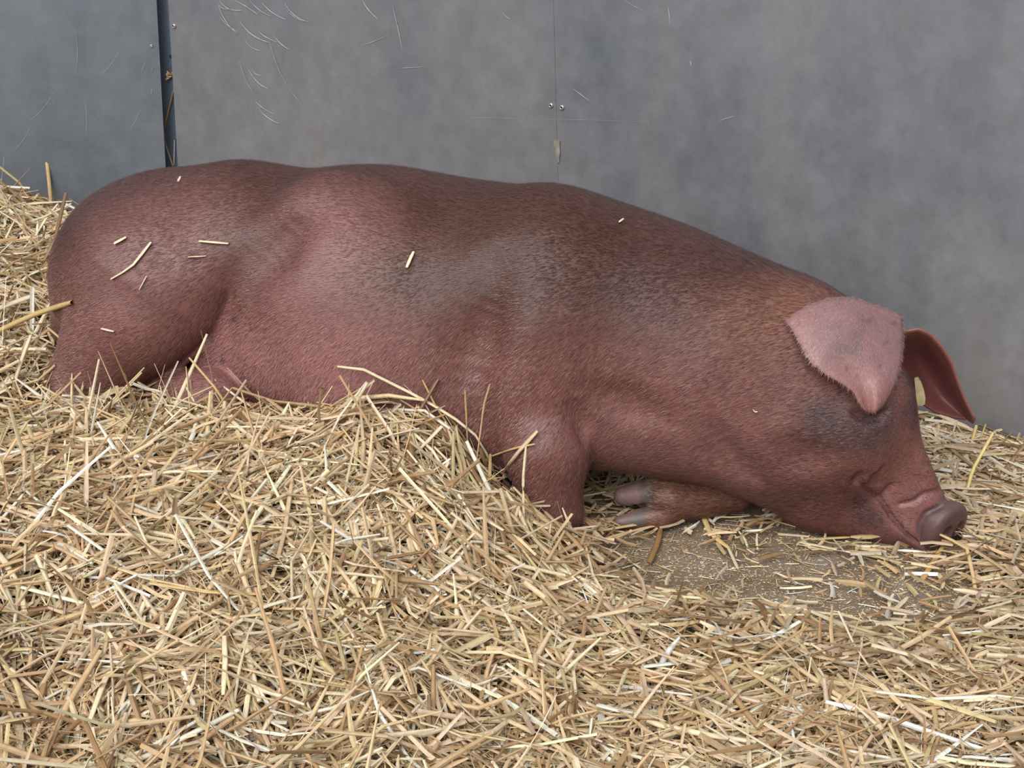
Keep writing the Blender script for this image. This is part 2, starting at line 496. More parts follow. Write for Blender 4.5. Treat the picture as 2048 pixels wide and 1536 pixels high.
# torso stations: pixel column, pixel row of the back line, half width, underside height
TORSO = [(150, 520, .11, .18), (240, 436, .12, .18), (330, 376, .135, .16), (420, 362, .125, .14), (500, 354, .150, .10), (570, 344, .185, .07), (640, 348, .210, .05), (700, 360, .228, .03),
         (850, 384, .242, .03), (1000, 377, .240, .03), (1100, 388, .232, .03), (1200, 428, .205, .09), (1300, 470, .175, .13), (1400, 508, .160, .12), (1500, 530, .15, .09), (1600, 552, .13, .07), (1700, 578, .115, .08)]
_tu, _tt, _ta, _tb = [], [], [], []
for px, py, a, wb in TORSO:
    p = PP(px, py, 0.0); u, v, w = loc_uvw(p)
    _tu.append(u); _tt.append(w); _ta.append(a); _tb.append(wb)
def pchip(xs, ys):
    """smooth dense table for interpolation"""
    xs = np.array(xs); ys = np.array(ys)
    X = np.linspace(xs[0] - 0.2, xs[-1] + 0.2, 400); Y = np.interp(X, xs, ys)
    k = np.hanning(25); k /= k.sum()
    Y = np.convolve(np.pad(Y, 12, mode='edge'), k, mode='valid')
    return X, Y
TX, TT = pchip(_tu, _tt); _, TA = pchip(_tu, _ta); _, TB = pchip(_tu, _tb)

def d_torso(p):
    u, v, w = loc_uvw(p)
    t = np.interp(u, TX, TT); a = np.interp(u, TX, TA); b0 = np.interp(u, TX, TB)
    b = np.maximum((t - b0) / 2, 0.02); c = (t + b0) / 2
    # belly sags: the cross-section is widest a little below the middle
    x = v / (a * (1.0 - 0.10 * np.clip((w - c) / b, -1, 1))); y = (w - c) / b
    r = (np.abs(x) ** 2.25 + np.abs(y) ** 2.25) ** (1 / 2.25)
    d = (r - 1) * np.minimum(a, b) * 0.95
    e0 = _tu[0] + 0.03; e1 = _tu[-1] - 0.02
    d = smax(d, e0 - u, 0.12)
    d = smax(d, u - e1, 0.10)
    return d

GROUPS = {'leg': [], 'body': [], 'hind': [], 'fore': [], 'foot': [], 'low': []}
def cone(a, b, ra, rb, k=0.05, sv=1.0, g='body'):
    """a, b = (px, py, v) or world points; radii in photo pixels"""
    A = a if isinstance(a, np.ndarray) else PP(*a); B = b if isinstance(b, np.ndarray) else PP(*b)
    RA = RP(ra, A); RB = RP(rb, B)
    GROUPS[g].append((lambda p: d_cone(p, A, B, RA, RB, sv), k))
def ell(c, rad, ang=0.0, k=0.05, lean=0.0, yaw=0.0, g='body'):
    C = PP(*c); ax = basis(ang, lean, yaw); R = np.array(rad)
    GROUPS[g].append((lambda p: d_ell(p, C, ax, R), k))

# --- hind quarter
ell((310, 560, .05), (.192, .18, .186), 0, .07, g='hind')            # ham mass
ell((246, 592, -.06), (.125, .15, .16), 0, .05, g='hind')              # far ham behind
cone((308, 552, .14), (182, 775, .21), 160, 84, .05, g='leg')        # thigh running down to the hock
cone((408, 560, .16), (305, 645, .20), 84, 88, .05, g='leg')        # stifle
cone((185, 775, .20), (110, 850, .19), 84, 60, .03, g='leg')         # hock going into the straw
cone((160, 620, .0), (130, 720, .0), 50, 36, .02, g='hind')           # edge of the other ham
cone((425, 805, .23), (330, 798, .17), 68, 56, .01, g='low')          # lower hind leg under the belly
ell((465, 490, .07), (.105, .12, .13), 0, .08, g='hind')
# --- flank, belly
ell((720, 600, .06), (.19, .185, .19), 4, .08)
ell((800, 608, .05), (.26, .212, .216), 4, .08)
cone((570, 690, .11), (800, 790, .14), 100, 115, .07)       # belly
cone((655, 440, .12), (690, 570, .155), 60, 70, .09)         # hip side swell
cone((505, 626, .15), (340, 738, .20), 9, 9, .02, g='low')       # fold of skin in the groin
cone((575, 690, .11), (405, 735, .085), 98, 80, .07)         # belly running back under the thigh
# --- shoulder and forelegs
ell((1085, 640, .08), (.175, .165, .225), 12, .07)
cone((1075, 700, .13), (1095, 890, .20), 120, 84, .05, g='fore')
cone((1095, 890, .20), (1100, 1015, .205), 80, 62, .03, g='fore')     # stump of the folded foreleg
cone((1100, 1025, .20), (1010, 1075, .16), 55, 45, .03, g='fore')
# --- neck and chest
ell((1290, 690, .03), (.24, .165, .205), 22, .07)
cone((1230, 815, .07), (1400, 824, .06), 98, 100, .06)
cone((1440, 760, .03), (1560, 830, .04), 175, 140, .08, .85)
# --- head
cone((1635, 738, .0), (1708, 800, .01), 148, 108, .06, .85)
cone((1694, 836, .01), (1856, 1040, .01), 124, 50, .05, .78)
cone((1560, 890, .03), (1640, 960, .025), 108, 80, .06, .9)   # jowl
cone((1640, 985, .02), (1838, 1068, .012), 80, 36, .04, .85)  # lower jaw
ell((1660, 860, .06), (.085, .06, .085), 40, .06)             # cheek
# --- the other forefoot, tucked back under the throat: pastern and two claws
cone(ground(1475, 990, .045), ground(1345, 998, .044), 34, 50, .03, g='foot')
cone(ground(1325, 984, .052), ground(1246, 992, .042), 38, 19, .006, g='foot')
cone(ground(1325, 1032, .024), ground(1240, 1044, .014), 29, 13, .004, g='foot')
CARVES = []

def fold(d, fs):
    for f, k in fs: d = f(_P) if d is None else smin(d, f(_P), k)
    return d
_P = None
def sdf(p, carve=True):
    global _P
    _P = p
    w = p[:, 2]
    d = fold(d_torso(p), GROUPS['body'])
    dl = fold(None, GROUPS['low']); d = smin(d, dl, 0.012)
    dh = smin(fold(None, GROUPS['hind']), fold(None, GROUPS['leg']), ss(w, 0.27, 0.39) * 0.06 + 0.008)
    u = (p - PO) @ EU
    # the ham merges into the back above and is a separate fold from the belly below
    d = smin(d, dh, ss(w, 0.35, 0.47) * 0.085 + 0.008)
    df = fold(None, GROUPS['fore'])
    d = smin(d, df, ss(w, 0.16, 0.42) * 0.09 + 0.012)
    d = smin(d, fold(None, GROUPS['foot']), 0.008)
    if carve:
        for f, k in CARVES: d = smax(d, -f(p), k)
    return d

def hit(px, py, carve=False):
    """first point of the pig's surface seen through given pixels"""
    px = np.atleast_1d(np.asarray(px, float)); py = np.atleast_1d(np.asarray(py, float))
    D = rdir(px, py); D /= np.linalg.norm(D, axis=1)[:, None]
    t = np.full(len(px), 2.0)
    for _ in range(90):
        t = t + np.clip(sdf(CAMP + D * t[:, None], carve) * 0.6, -0.02, 0.2)
    return CAMP + D * t[:, None], t

# --- snout disc and hooves are added after the head is known (they follow its direction)
SN = PP(1889, 1052, .012)
sdir = EU * 0.80 + EV * 0.50 - EW * 0.30; sdir /= np.linalg.norm(sdir)
sup = EW - sdir * (EW @ sdir); sup /= np.linalg.norm(sup); sside = np.cross(sdir, sup); sside = sside if sside @ EV > 0 else -sside
SAX = np.stack([sdir, sside, sup])
def d_disc(p):
    q = (p - SN) @ SAX.T
    r = np.sqrt((q[:, 1] / 1.0) ** 2 + (q[:, 2] / 1.02) ** 2) - 0.045
    h = np.abs(q[:, 0]) - 0.012
    a = np.maximum(r + 0.012, 0); b = np.maximum(h + 0.010, 0)
    return np.sqrt(a * a + b * b) - 0.012 + np.minimum(np.maximum(r + 0.012, h + 0.010), 0)
GROUPS['body'].append((d_disc, 0.012))

def groove(pts, depth, width=None, k=0.006, n=16):
    """a crease following photo pixels along the pig's surface"""
    pts = np.array(pts, float)
    s = np.r_[0, np.cumsum(np.linalg.norm(np.diff(pts, axis=0), axis=1))]
    t = np.linspace(0, s[-1], n)
    q = np.stack([np.interp(t, s, pts[:, 0]), np.interp(t, s, pts[:, 1])], 1)
    h, tt = hit(q[:, 0], q[:, 1])
    w = width or depth
    Dn = h - CAMP; Dn /= np.linalg.norm(Dn, axis=1)[:, None]
    h = h + Dn * (depth - w)                  # wide shallow valleys are carved from outside, narrow folds go deep
    rr = w * (0.35 + 0.65 * np.sin(np.pi * np.linspace(0.06, 0.94, n)))
    far = k + 0.012; mg = w + far
    lo = h.min(0) - mg; hi = h.max(0) + mg
    def f(p):
        out = np.full(len(p), far)
        m = np.all((p > lo) & (p < hi), 1)
        if m.any():
            pm = p[m]; d = np.full(len(pm), 9.0)
            for i in range(n - 1):
                d = np.minimum(d, d_cone(pm, h[i], h[i + 1], rr[i], rr[i + 1]))
            out[m] = np.minimum(d, far)
        return out
    CARVES.append((f, k))
    return h

# creases
groove([(1716, 955), (1735, 978), (1762, 1000), (1785, 1035), (1815, 1068), (1850, 1094)], .010, .0042, .006, 22)   # mouth
groove([(1724, 948), (1713, 962)], .012, .009, .01, 4)
groove([(1800, 1008), (1828, 1002), (1850, 987), (1878, 982)], .007, .0038, .008)                                   # wrinkle behind the snout
groove([(1760, 996), (1775, 977), (1786, 966)], .008, .004, .008, 6)
groove([(1757, 965), (1760, 945), (1766, 935)], .006, .0036, .008, 6)
groove([(1742, 968), (1748, 950)], .005, .003, .008, 4)
groove([(1838, 1075), (1838, 1048), (1852, 1025), (1880, 1014)], .005, .0036, .007)                                 # behind the disc rim
groove([(1712, 826), (1735, 838), (1757, 835), (1772, 822)], .010, .007, .012, 8)                                   # closed eye
groove([(600, 410), (555, 455), (510, 520), (488, 560)], .006, .045, .05, 10)                                       # hollow of the flank
groove([(1245, 1014), (1270, 1012), (1300, 1014), (1335, 1018)], .008, .004, .006, 8)                               # cleft between the claws
groove([(1148, 818), (1166, 838), (1171, 872)], .004, .012, .02, 6)
groove([(975, 540), (945, 640), (926, 730), (922, 790), (928, 840)], .007, .05, .06, 12)                                       # behind the shoulder
groove([(1180, 790), (1250, 820), (1330, 850)], .005, .03, .03, 8)
groove([(1420, 870), (1455, 925), (1500, 965)], .008, .03, .03, 8)
groove([(1560, 900), (1600, 930), (1660, 930)], .005, .03, .03, 8)
# nostrils
for sgn, out in ((1, .012), (-1, .022)):
    c = SN + sside * sgn * out + sdir * 0.014
    A_, B_ = c - sup * .004, c + sup * .004
    CARVES.append(((lambda p, a=A_, b=B_: d_cone(p, a, b, .0095, .0085)), .005))

def surface_nets(fn, lo, hi, h, c=8):
    """narrow band evaluation in two steps, then naive surface nets (all numpy)"""
    n = (np.ceil((hi - lo) / (h * c)).astype(int)) * c
    axs = [lo[i] + np.arange(n[i] + 1) * h for i in range(3)]
    ev = lambda P: np.concatenate([fn(P[i:i + 400000]) for i in range(0, len(P), 400000)]) if len(P) else np.zeros(0)
    def grid(step):
        g = np.meshgrid(*[a[::step] for a in axs], indexing='ij')
        return np.stack(g, -1)
    G = grid(c); D = ev(G.reshape(-1, 3)).reshape(G.shape[:3])
    step = c
    for st, slack in ((c // 4, 1.9), (1, 1.9)):
        f = step // st
        nf = [len(a[::st]) for a in axs]
        idx = [np.minimum((np.arange(m) + f // 2) // f, D.shape[i] - 1) for i, m in enumerate(nf)]
        Dn = D[np.ix_(*idx)]
        M = np.abs(Dn) < slack * step * h
        ii = np.argwhere(M)
        P = np.stack([axs[k][::st][ii[:, k]] for k in range(3)], 1)
        Dn[M] = ev(P)
        D = Dn; step = st
    S = D < 0
    cs = np.zeros(tuple(n), np.int8)
    offs = [(i, j, k) for i in (0, 1) for j in (0, 1) for k in (0, 1)]
    for i, j, k in offs: cs += S[i:n[0] + i, j:n[1] + j, k:n[2] + k]
    cells = np.argwhere((cs > 0) & (cs < 8))
    vid = np.full(tuple(n), -1, np.int64); vid[tuple(cells.T)] = np.arange(len(cells))
    acc = np.zeros((len(cells), 3)); cnt = np.zeros(len(cells))
    for a in offs:
        for ax in range(3):
            if a[ax]: continue
            b = list(a); b[ax] = 1
            da = D[cells[:, 0] + a[0], cells[:, 1] + a[1], cells[:, 2] + a[2]]
            db = D[cells[:, 0] + b[0], cells[:, 1] + b[1], cells[:, 2] + b[2]]
            m = (da < 0) != (db < 0)
            t = da[m] / (da[m] - db[m])
            q = np.tile(np.array(a, float), (m.sum(), 1)); q[:, ax] += t
            acc[m] += q; cnt[m] += 1
    V = lo + (cells + acc / cnt[:, None]) * h
    F = []
    for ax in range(3):
        b, c_ = (ax + 1) % 3, (ax + 2) % 3
        sl0 = [slice(None)] * 3; sl1 = [slice(None)] * 3
        sl0[ax] = slice(0, n[ax]); sl1[ax] = slice(1, n[ax] + 1)
        cr = S[tuple(sl0)] != S[tuple(sl1)]
        e = np.argwhere(cr)
        e = e[(e[:, b] > 0) & (e[:, c_] > 0) & (e[:, b] < n[b]) & (e[:, c_] < n[c_])]
        s = S[e[:, 0], e[:, 1], e[:, 2]]
        q = []
        for db, dc in ((-1, -1), (0, -1), (0, 0), (-1, 0)):
            i = e.copy(); i[:, b] += db; i[:, c_] += dc
            q.append(vid[i[:, 0], i[:, 1], i[:, 2]])
        q = np.stack(q, 1); q[~s] = q[~s][:, ::-1]
        F.append(q)
    return V, np.concatenate(F)

# ears: curved sheets with thickness, given as px outline + distance from the head
def ear_patch(left, right, top, dep, thick=0.006, ns=22, nt=26, tipdrop=8.0):
    """left/right edge polylines run from the root to the tip, top runs across the root (all photo pixels); dep(s,t,px,py)->world"""
    def res(pl, n):
        pl = np.array(pl, float); s = np.r_[0, np.cumsum(np.linalg.norm(np.diff(pl, axis=0), axis=1))]
        X = np.linspace(0, s[-1], n)
        return np.stack([np.interp(X, s, pl[:, 0]), np.interp(X, s, pl[:, 1])], 1)
    L = res(left, nt); R = res(right, nt); T = res(top, ns)
    s = np.linspace(0, 1, ns); t = np.linspace(0, 1, nt)
    base = L[None] * (1 - s)[:, None, None] + R[None] * s[:, None, None]
    top_lin = L[0] * (1 - s)[:, None] + R[0] * s[:, None]
    g = base + (T - top_lin)[:, None, :] * (1 - t)[None, :, None] ** 1.6
    g[..., 1] += tipdrop * np.sin(np.pi * s)[:, None] * t[None] ** 8
    S_, T_ = np.meshgrid(s, t, indexing='ij')
    P = dep(S_.ravel(), T_.ravel(), g[..., 0].ravel(), g[..., 1].ravel()).reshape(ns, nt, 3)
    du = np.gradient(P, axis=0); dv = np.gradient(P, axis=1)
    N = np.cross(du, dv); N /= np.linalg.norm(N, axis=2)[..., None] + 1e-9
    edge = np.minimum(1, 6 * np.minimum(np.minimum(S_, 1 - S_), 1 - T_) + 0.18) ** 0.5
    A = P + N * (thick / 2 * edge)[..., None]; B = P - N * (thick / 2 * edge)[..., None]
    idx = np.arange(ns * nt).reshape(ns, nt); n = ns * nt
    q = np.stack([idx[:-1, :-1], idx[1:, :-1], idx[1:, 1:], idx[:-1, 1:]], -1).reshape(-1, 4)
    F = [q, q[:, ::-1] + n]
    def strip(e): return np.stack([e[:-1], e[1:], e[1:] + n, e[:-1] + n], -1)
    F += [strip(idx[:, 0])[:, ::-1], strip(idx[:, -1]), strip(idx[0]), strip(idx[-1])[:, ::-1]]
    return np.concatenate([A.reshape(-1, 3), B.reshape(-1, 3)]), np.concatenate(F), (S_.ravel(), T_.ravel())

def blob(P, pts, r):
    """soft patch (0..1) around surface points"""
    d = np.full(len(P), 9.0)
    for q in pts: d = np.minimum(d, np.linalg.norm(P - q, axis=1))
    return np.clip(1.35 - d / r, 0, 1) ** 1.0

def hp(*pxs):
    a = np.array(pxs, float)
    return hit(a[:, 0], a[:, 1])[0]

def fold_d(P, g):
    global _P
    _P = P
    return fold(None, GROUPS[g])

def pig_colours(V):
    u, v, w = loc_uvw(V)
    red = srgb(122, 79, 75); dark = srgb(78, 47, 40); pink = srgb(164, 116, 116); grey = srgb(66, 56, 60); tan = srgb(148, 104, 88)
    n = hash_noise(V, 7.0, 11) * 0.5 + hash_noise(V, 17.0, 12) * 0.3
    c = np.tile(red, (len(V), 1))
    def mix(col, f):
        nonlocal c
        f = np.clip(f, 0, 1)[:, None]; c = c * (1 - f) + col * f
    mix(dark, np.clip((w - 0.31) / 0.12, 0, 1) * (0.88 + 0.35 * n) * (u < -0.05))                     # darker bristle along the back, deepened to paint in shade under frontal light
    mix(pink, blob(V, hp((250, 520), (330, 480)), .14) * .40)
    mix(pink, blob(V, hp((600, 560), (640, 680), (700, 740), (640, 470)), .12) * .55)
    mix(pink, blob(V, hp((450, 720), (520, 740), (400, 770), (640, 780)), .08) * .7)
    mix(pink, blob(V, hp((1250, 880), (1400, 900), (1480, 880), (1520, 940)), .08) * .35)
    mix(tan, blob(V, hp((1560, 620), (1610, 600), (1500, 640)), .07) * .55)
    mix(grey, blob(V, hp((1330, 590), (1400, 560)), .09) * .28 * (1 + n))
    mix(grey, blob(V, hp((1650, 845), (1690, 862), (1735, 868), (1760, 850)), .045) * (.95 + .6 * n))
    mix(grey, blob(V, hp((1820, 760), (1826, 820)), .03) * (.7 + .4 * n))
    mix(grey, blob(V, hp((1720, 1005), (1735, 1035)), .022) * .8)
    mix(grey, blob(V, hp((1760, 1050), (1800, 1085)), .03) * .4)
    mix(tan, blob(V, hp((1845, 900), (1858, 930)), .022) * .5)
    mix(pink * .8, blob(V, hp((1810, 1040), (1790, 1000), (1840, 1000)), .03) * .6)
    mix(srgb(84, 46, 44), blob(V, hp((1600, 990), (1560, 950), (1660, 1000)), .07) * .5)  # dark maroon jowl skin, partly shade painted in low on the head
    # snout disc: slate grey skin
    q = (V - SN) @ SAX.T
    mix(srgb(88, 71, 73), (np.abs(q[:, 0]) < .03) * (np.hypot(q[:, 1], q[:, 2]) < .05) * .85)
    foot = fold_d(V, 'foot') < 0.006
    px, py, _ = project(V)
    mix(srgb(106, 70, 54), foot * .85)
    mix(srgb(126, 104, 104), foot * np.clip((1288 - px) / 12, 0, 1) * .85)
    mix(srgb(88, 86, 82), foot * blob(V, hp((1294, 962), (1298, 985), (1298, 1008), (1282, 1030), (1275, 1045)), .016) * .9)
    # teats and moles
    for a, r, f in (((447, 718), .007, .9), ((470, 640), .010, .6), ((1137, 595), .005, .8), ((1480, 684), .005, .0)):
        mix(srgb(52, 40, 44), blob(V, hp(a), r) * f)
    c *= (1 + 0.10 * n)[:, None]
    return c

PIG_H = 0.0031
def build_pig():
    lo = PO - EU * 0; pts = []
    us = (min(_tu) - 0.30, 0.20)
    corners = np.array([PO + EU * a + EV * b for a in us for b in (-0.36, 0.42)])
    lo = np.array([corners[:, 0].min(), corners[:, 1].min(), -0.02]); hi = np.array([corners[:, 0].max(), corners[:, 1].max(), 0.72])
    V, F = surface_nets(sdf, lo, hi, PIG_H)
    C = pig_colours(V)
    nb = len(V)
    # near ear: lies folded forward over the cheek and eye
    oL = [(1572, 641), (1592, 673), (1606, 702), (1624, 729), (1650, 749), (1682, 767), (1706, 783), (1716, 804), (1728, 819)]
    oR = [(1804, 632), (1808, 676), (1804, 717), (1794, 758), (1780, 787), (1769, 806), (1759, 818)]
    oT = [(1572, 641), (1612, 614), (1659, 597), (1700, 596), (1741, 608), (1779, 621), (1804, 632)]
    gx, gy = np.meshgrid(np.linspace(1580, 1790, 8), np.linspace(640, 820, 8)); gx = gx.ravel(); gy = gy.ravel()
    hpnt, ht = hit(gx, gy); ok = ht < 3.6
    feat = lambda x, y: np.stack([np.ones_like(x), x, y, x * x, x * y, y * y], 1)
    nx = lambda x: (x - 1690) / 120; ny = lambda y: (y - 720) / 120
    co, *_ = np.linalg.lstsq(feat(nx(gx[ok]), ny(gy[ok])), ht[ok], rcond=None)
    def dep(s, t, px, py):
        D = rdir(px, py); D /= np.linalg.norm(D, axis=1)[:, None]
        _, th = hit(px, py)
        base = feat(nx(px), ny(py)) @ co
        base = np.minimum(base, np.where(th < 3.6, th, base))
        off = 0.006 + 0.030 * np.sin(np.pi * np.clip(t, 0, 1) * 0.8) + 0.010 * np.sin(np.pi * s) * (1 - t) + 0.006 * np.cos(s * 9) * t
        off = off - 0.02 * np.clip(1 - t / 0.12, 0, 1) * np.sin(np.pi * s)
        return CAMP + D * (base - off)[:, None]
    ev, ef, (es, et) = ear_patch(oL, oR, oT, dep)
    ec = np.tile(srgb(150, 112, 114), (len(ev), 1))
    nz = hash_noise(ev, 60.0, 5); sp = hash_noise(ev, 260.0, 6)
    ss = np.tile(es, 2); tt = np.tile(et, 2)
    g = np.clip(1.2 - np.hypot((ss - 0.42) / 0.38, (tt - 0.38) / 0.30), 0, 1) * np.clip(0.55 + nz * 1.2, 0, 1)
    ec = ec * (1 - 0.6 * g[:, None]) + srgb(112, 102, 108) * 0.6 * g[:, None]
    rim = np.clip(np.maximum(tt * 2.2 - 1.4, (1 - ss) * tt - 0.3), 0, 1)[:, None] * 0.5
    ec = ec * (1 - rim) + srgb(158, 100, 84) * rim
    ec[sp > 0.78] *= 0.6
    # far ear: hangs out beyond the forehead, hollow side to the viewer
    # (the root starts inside the head, behind the poll)
    fL = [(1755, 725), (1790, 738), (1812, 762), (1832, 800), (1868, 824), (1910, 836), (1944, 840)]
    fR = [(1778, 672), (1812, 662), (1838, 657), (1864, 670), (1887, 696), (1905, 727), (1917, 764), (1930, 798), (1950, 838)]
    fT = [(1755, 725), (1760, 695), (1778, 672)]
    def depf(s, t, px, py):
        vv = np.interp(t, [0, .12, .3, 1], [-.035, -.07, -.10, -.135]) - 0.05 * np.sin(np.pi * s) * np.sin(np.pi * np.clip(t, 0, 1)) - 0.02 * (1 - s) * np.clip(t * 4, 0, 1) + 0.025 * np.clip(t * 4, 0, 1) * np.clip((s - 0.7) / 0.3, 0, 1) ** 2
        return np.concatenate([PP(np.array([a]), np.array([b]), c) for a, b, c in zip(px, py, vv)])
    fv, ff, (fs, ft) = ear_patch(fL, fR, fT, depf, 0.007, 24, 34)
    fc = np.tile(srgb(112, 66, 66), (len(fv), 1)); fs2 = np.tile(fs, 2)
    rim = np.clip((fs2 - 0.72) * 4, 0, 1)[:, None] * 0.8
    fc = fc * (1 - rim) + srgb(150, 98, 90) * rim
    Vall = np.concatenate([V, ev, fv]); Fall = np.concatenate([F, ef + nb, ff + nb + len(ev)]); Call = np.concatenate([C, ec, fc])
    base = PO + EU * -0.8
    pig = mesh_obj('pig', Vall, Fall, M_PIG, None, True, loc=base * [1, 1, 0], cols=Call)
    tag(pig, 'reddish brown pig asleep on straw against the metal wall', 'pig')
    return pig, V, F, C, (ev, ef, ec)

pig, PV, PF, PC, EAR = build_pig()

# ------------------------------------------------------------------ bristles lying along the skin
def build_hair():
    tri = np.concatenate([PF[:, [0, 1, 2]], PF[:, [0, 2, 3]]])
    A, B, C = PV[tri[:, 0]], PV[tri[:, 1]], PV[tri[:, 2]]
    N = np.cross(B - A, C - A); ar = np.linalg.norm(N, axis=1) / 2
    N = N / (2 * ar[:, None] + 1e-12)
    cen = (A + B + C) / 3
    q = (cen - SN) @ SAX.T
    ok = (cen[:, 2] > 0.015) & (np.linalg.norm(cen - SN, axis=1) > 0.06) & ~((fold_d(cen, 'foot') < .006) & (project(cen)[0] < 1300))
    face = N @ (-CF) + 0.15 * N[:, 2]
    wt = ar * ok * np.where(face > -0.35, 1.0, 0.25)
    n = 260000
    idx = rng.choice(len(tri), n, p=wt / wt.sum())
    r1 = np.sqrt(rng.random(n)); r2 = rng.random(n)
    P = A[idx] * (1 - r1)[:, None] + B[idx] * (r1 * (1 - r2))[:, None] + C[idx] * (r1 * r2)[:, None]
    NN = N[idx]
    u, v, w = loc_uvw(P)
    # lie: backwards along the body and down the sides, swirling slowly
    ang = hash_noise(P, 3.2, 31) * 0.55 + rng.normal(0, 0.16, n)
    ang = ang + np.interp(u, [-1.7, -1.3, -1.05, -0.75, -0.25, 0.0], [-0.2, 0.1, 0.9, 0.65, -0.25, -0.35]) * ss(w, 0.46, 0.22)
    d = -EU[None] * np.cos(ang)[:, None] - EW[None] * (np.sin(ang) + 0.25)[:, None]
    d = d - (d * NN).sum(1)[:, None] * NN
    d /= np.linalg.norm(d, axis=1)[:, None] + 1e-9
    L = rng.uniform(0.007, 0.014, n) * np.interp(u, [-0.5, -0.25, -0.1], [1.0, 1.25, 0.7])
    lift = rng.uniform(0.10, 0.34, n)
    sd = np.cross(d, NN)
    W = rng.uniform(0.00025, 0.00045, n)
    root = P - NN * 0.0006
    mid = root + d * (L * 0.55)[:, None] + NN * (L * lift * 0.75)[:, None]
    tip = root + d * L[:, None] + NN * (L * lift)[:, None]
    V = np.stack([root + sd * W[:, None], root - sd * W[:, None], mid - sd * W[:, None] * .8, mid + sd * W[:, None] * .8, tip], 1).reshape(-1, 3)
    k = np.arange(n)[:, None] * 5
    F = np.concatenate([np.concatenate([k, k + 1, k + 2], 1), np.concatenate([k, k + 2, k + 3], 1), np.concatenate([k + 3, k + 2, k + 4], 1)])
    base = PC[tri[idx, 0]]
    f = (rng.random(n) ** 2.0)[:, None] * (1 - 0.55 * np.clip((w - .34) / .1, 0, 1))[:, None]
    bk = ss(w, .30, .44)[:, None]
    light = srgb(206, 172, 160) * (1 - bk) + srgb(150, 96, 70) * bk      # tawny bristle along the back, paler on the sides
    hc = base * rng.uniform(0.7, 1.15, n)[:, None] * (1 - 0.42 * f) + light * (0.42 * f)
    hc = np.where((rng.random(n) < 0.18)[:, None], base * 0.55, hc)
    o = mesh_obj('hair', V, F, M_HAIR, pig, False, loc=np.array(pig.location), cols=np.repeat(hc, 5, 0))
    o['kind'] = 'stuff'
    o['label'] = 'short reddish bristles lying flat along the skin'

build_hair()

def build_ear_hair():
    ev, ef, ec = EAR
    nf = (22 - 1) * (26 - 1)
    q = ef[:2 * nf]; tri = np.concatenate([q[:, [0, 1, 2]], q[:, [0, 2, 3]]])
    A, B, C = ev[tri[:, 0]], ev[tri[:, 1]], ev[tri[:, 2]]
    N = np.cross(B - A, C - A); ar = np.linalg.norm(N, axis=1); N /= ar[:, None] + 1e-12
    n = 9000
    i = rng.choice(len(tri), n, p=ar / ar.sum()); r1 = np.sqrt(rng.random(n)); r2 = rng.random(n)
    P = A[i] * (1 - r1)[:, None] + B[i] * (r1 * (1 - r2))[:, None] + C[i] * (r1 * r2)[:, None]
    NN = N[i]
    root0 = ev[np.argmin(((np.stack(project(ev)[:2], 1) - [1700, 600]) ** 2).sum(1))]
    d = P - root0 + rng.normal(0, .006, P.shape); d -= (d * NN).sum(1)[:, None] * NN; d /= np.linalg.norm(d, axis=1)[:, None] + 1e-9
    L = rng.uniform(.004, .009, n); sd = np.cross(d, NN) * rng.uniform(.0002, .0004, n)[:, None]
    V = np.stack([P + sd, P - sd, P + d * L[:, None] + NN * (L * rng.uniform(.02, .12, n))[:, None]], 1).reshape(-1, 3)
    f = rng.random(n)[:, None] ** 2
    hc = ec[tri[i, 0]] * rng.uniform(.65, 1.1, n)[:, None] * (1 - .5 * f) + srgb(214, 186, 180) * .5 * f
    o = mesh_obj('ear_hair', V, np.arange(3 * n).reshape(-1, 3), M_HAIR, pig, False, loc=np.array(pig.location), cols=np.repeat(hc, 3, 0))
    o['kind'] = 'stuff'
    o['label'] = 'fine pale hair on the drooping ear'
build_ear_hair()

def build_ear_tag():
    pl = [(1829, 756), (1836, 754), (1842, 764), (1848, 780), (1851, 797), (1850, 808), (1843, 811), (1834, 810)]
    n = len(pl); f = [PP(a, b, -.105) for a, b in pl]
    V = [p + EV * .002 for p in f] + [p - EV * .002 for p in f]
    F = [tuple(range(n)), tuple(range(2 * n - 1, n - 1, -1))] + [(i, n + i, n + (i + 1) % n, (i + 1) % n) for i in range(n)]
    o = mesh_obj('ear_tag', V, F, M_TAG, pig, False, loc=PP(1840, 785, -.105))
    o['label'] = 'yellowed plastic ear tag'
build_ear_tag()

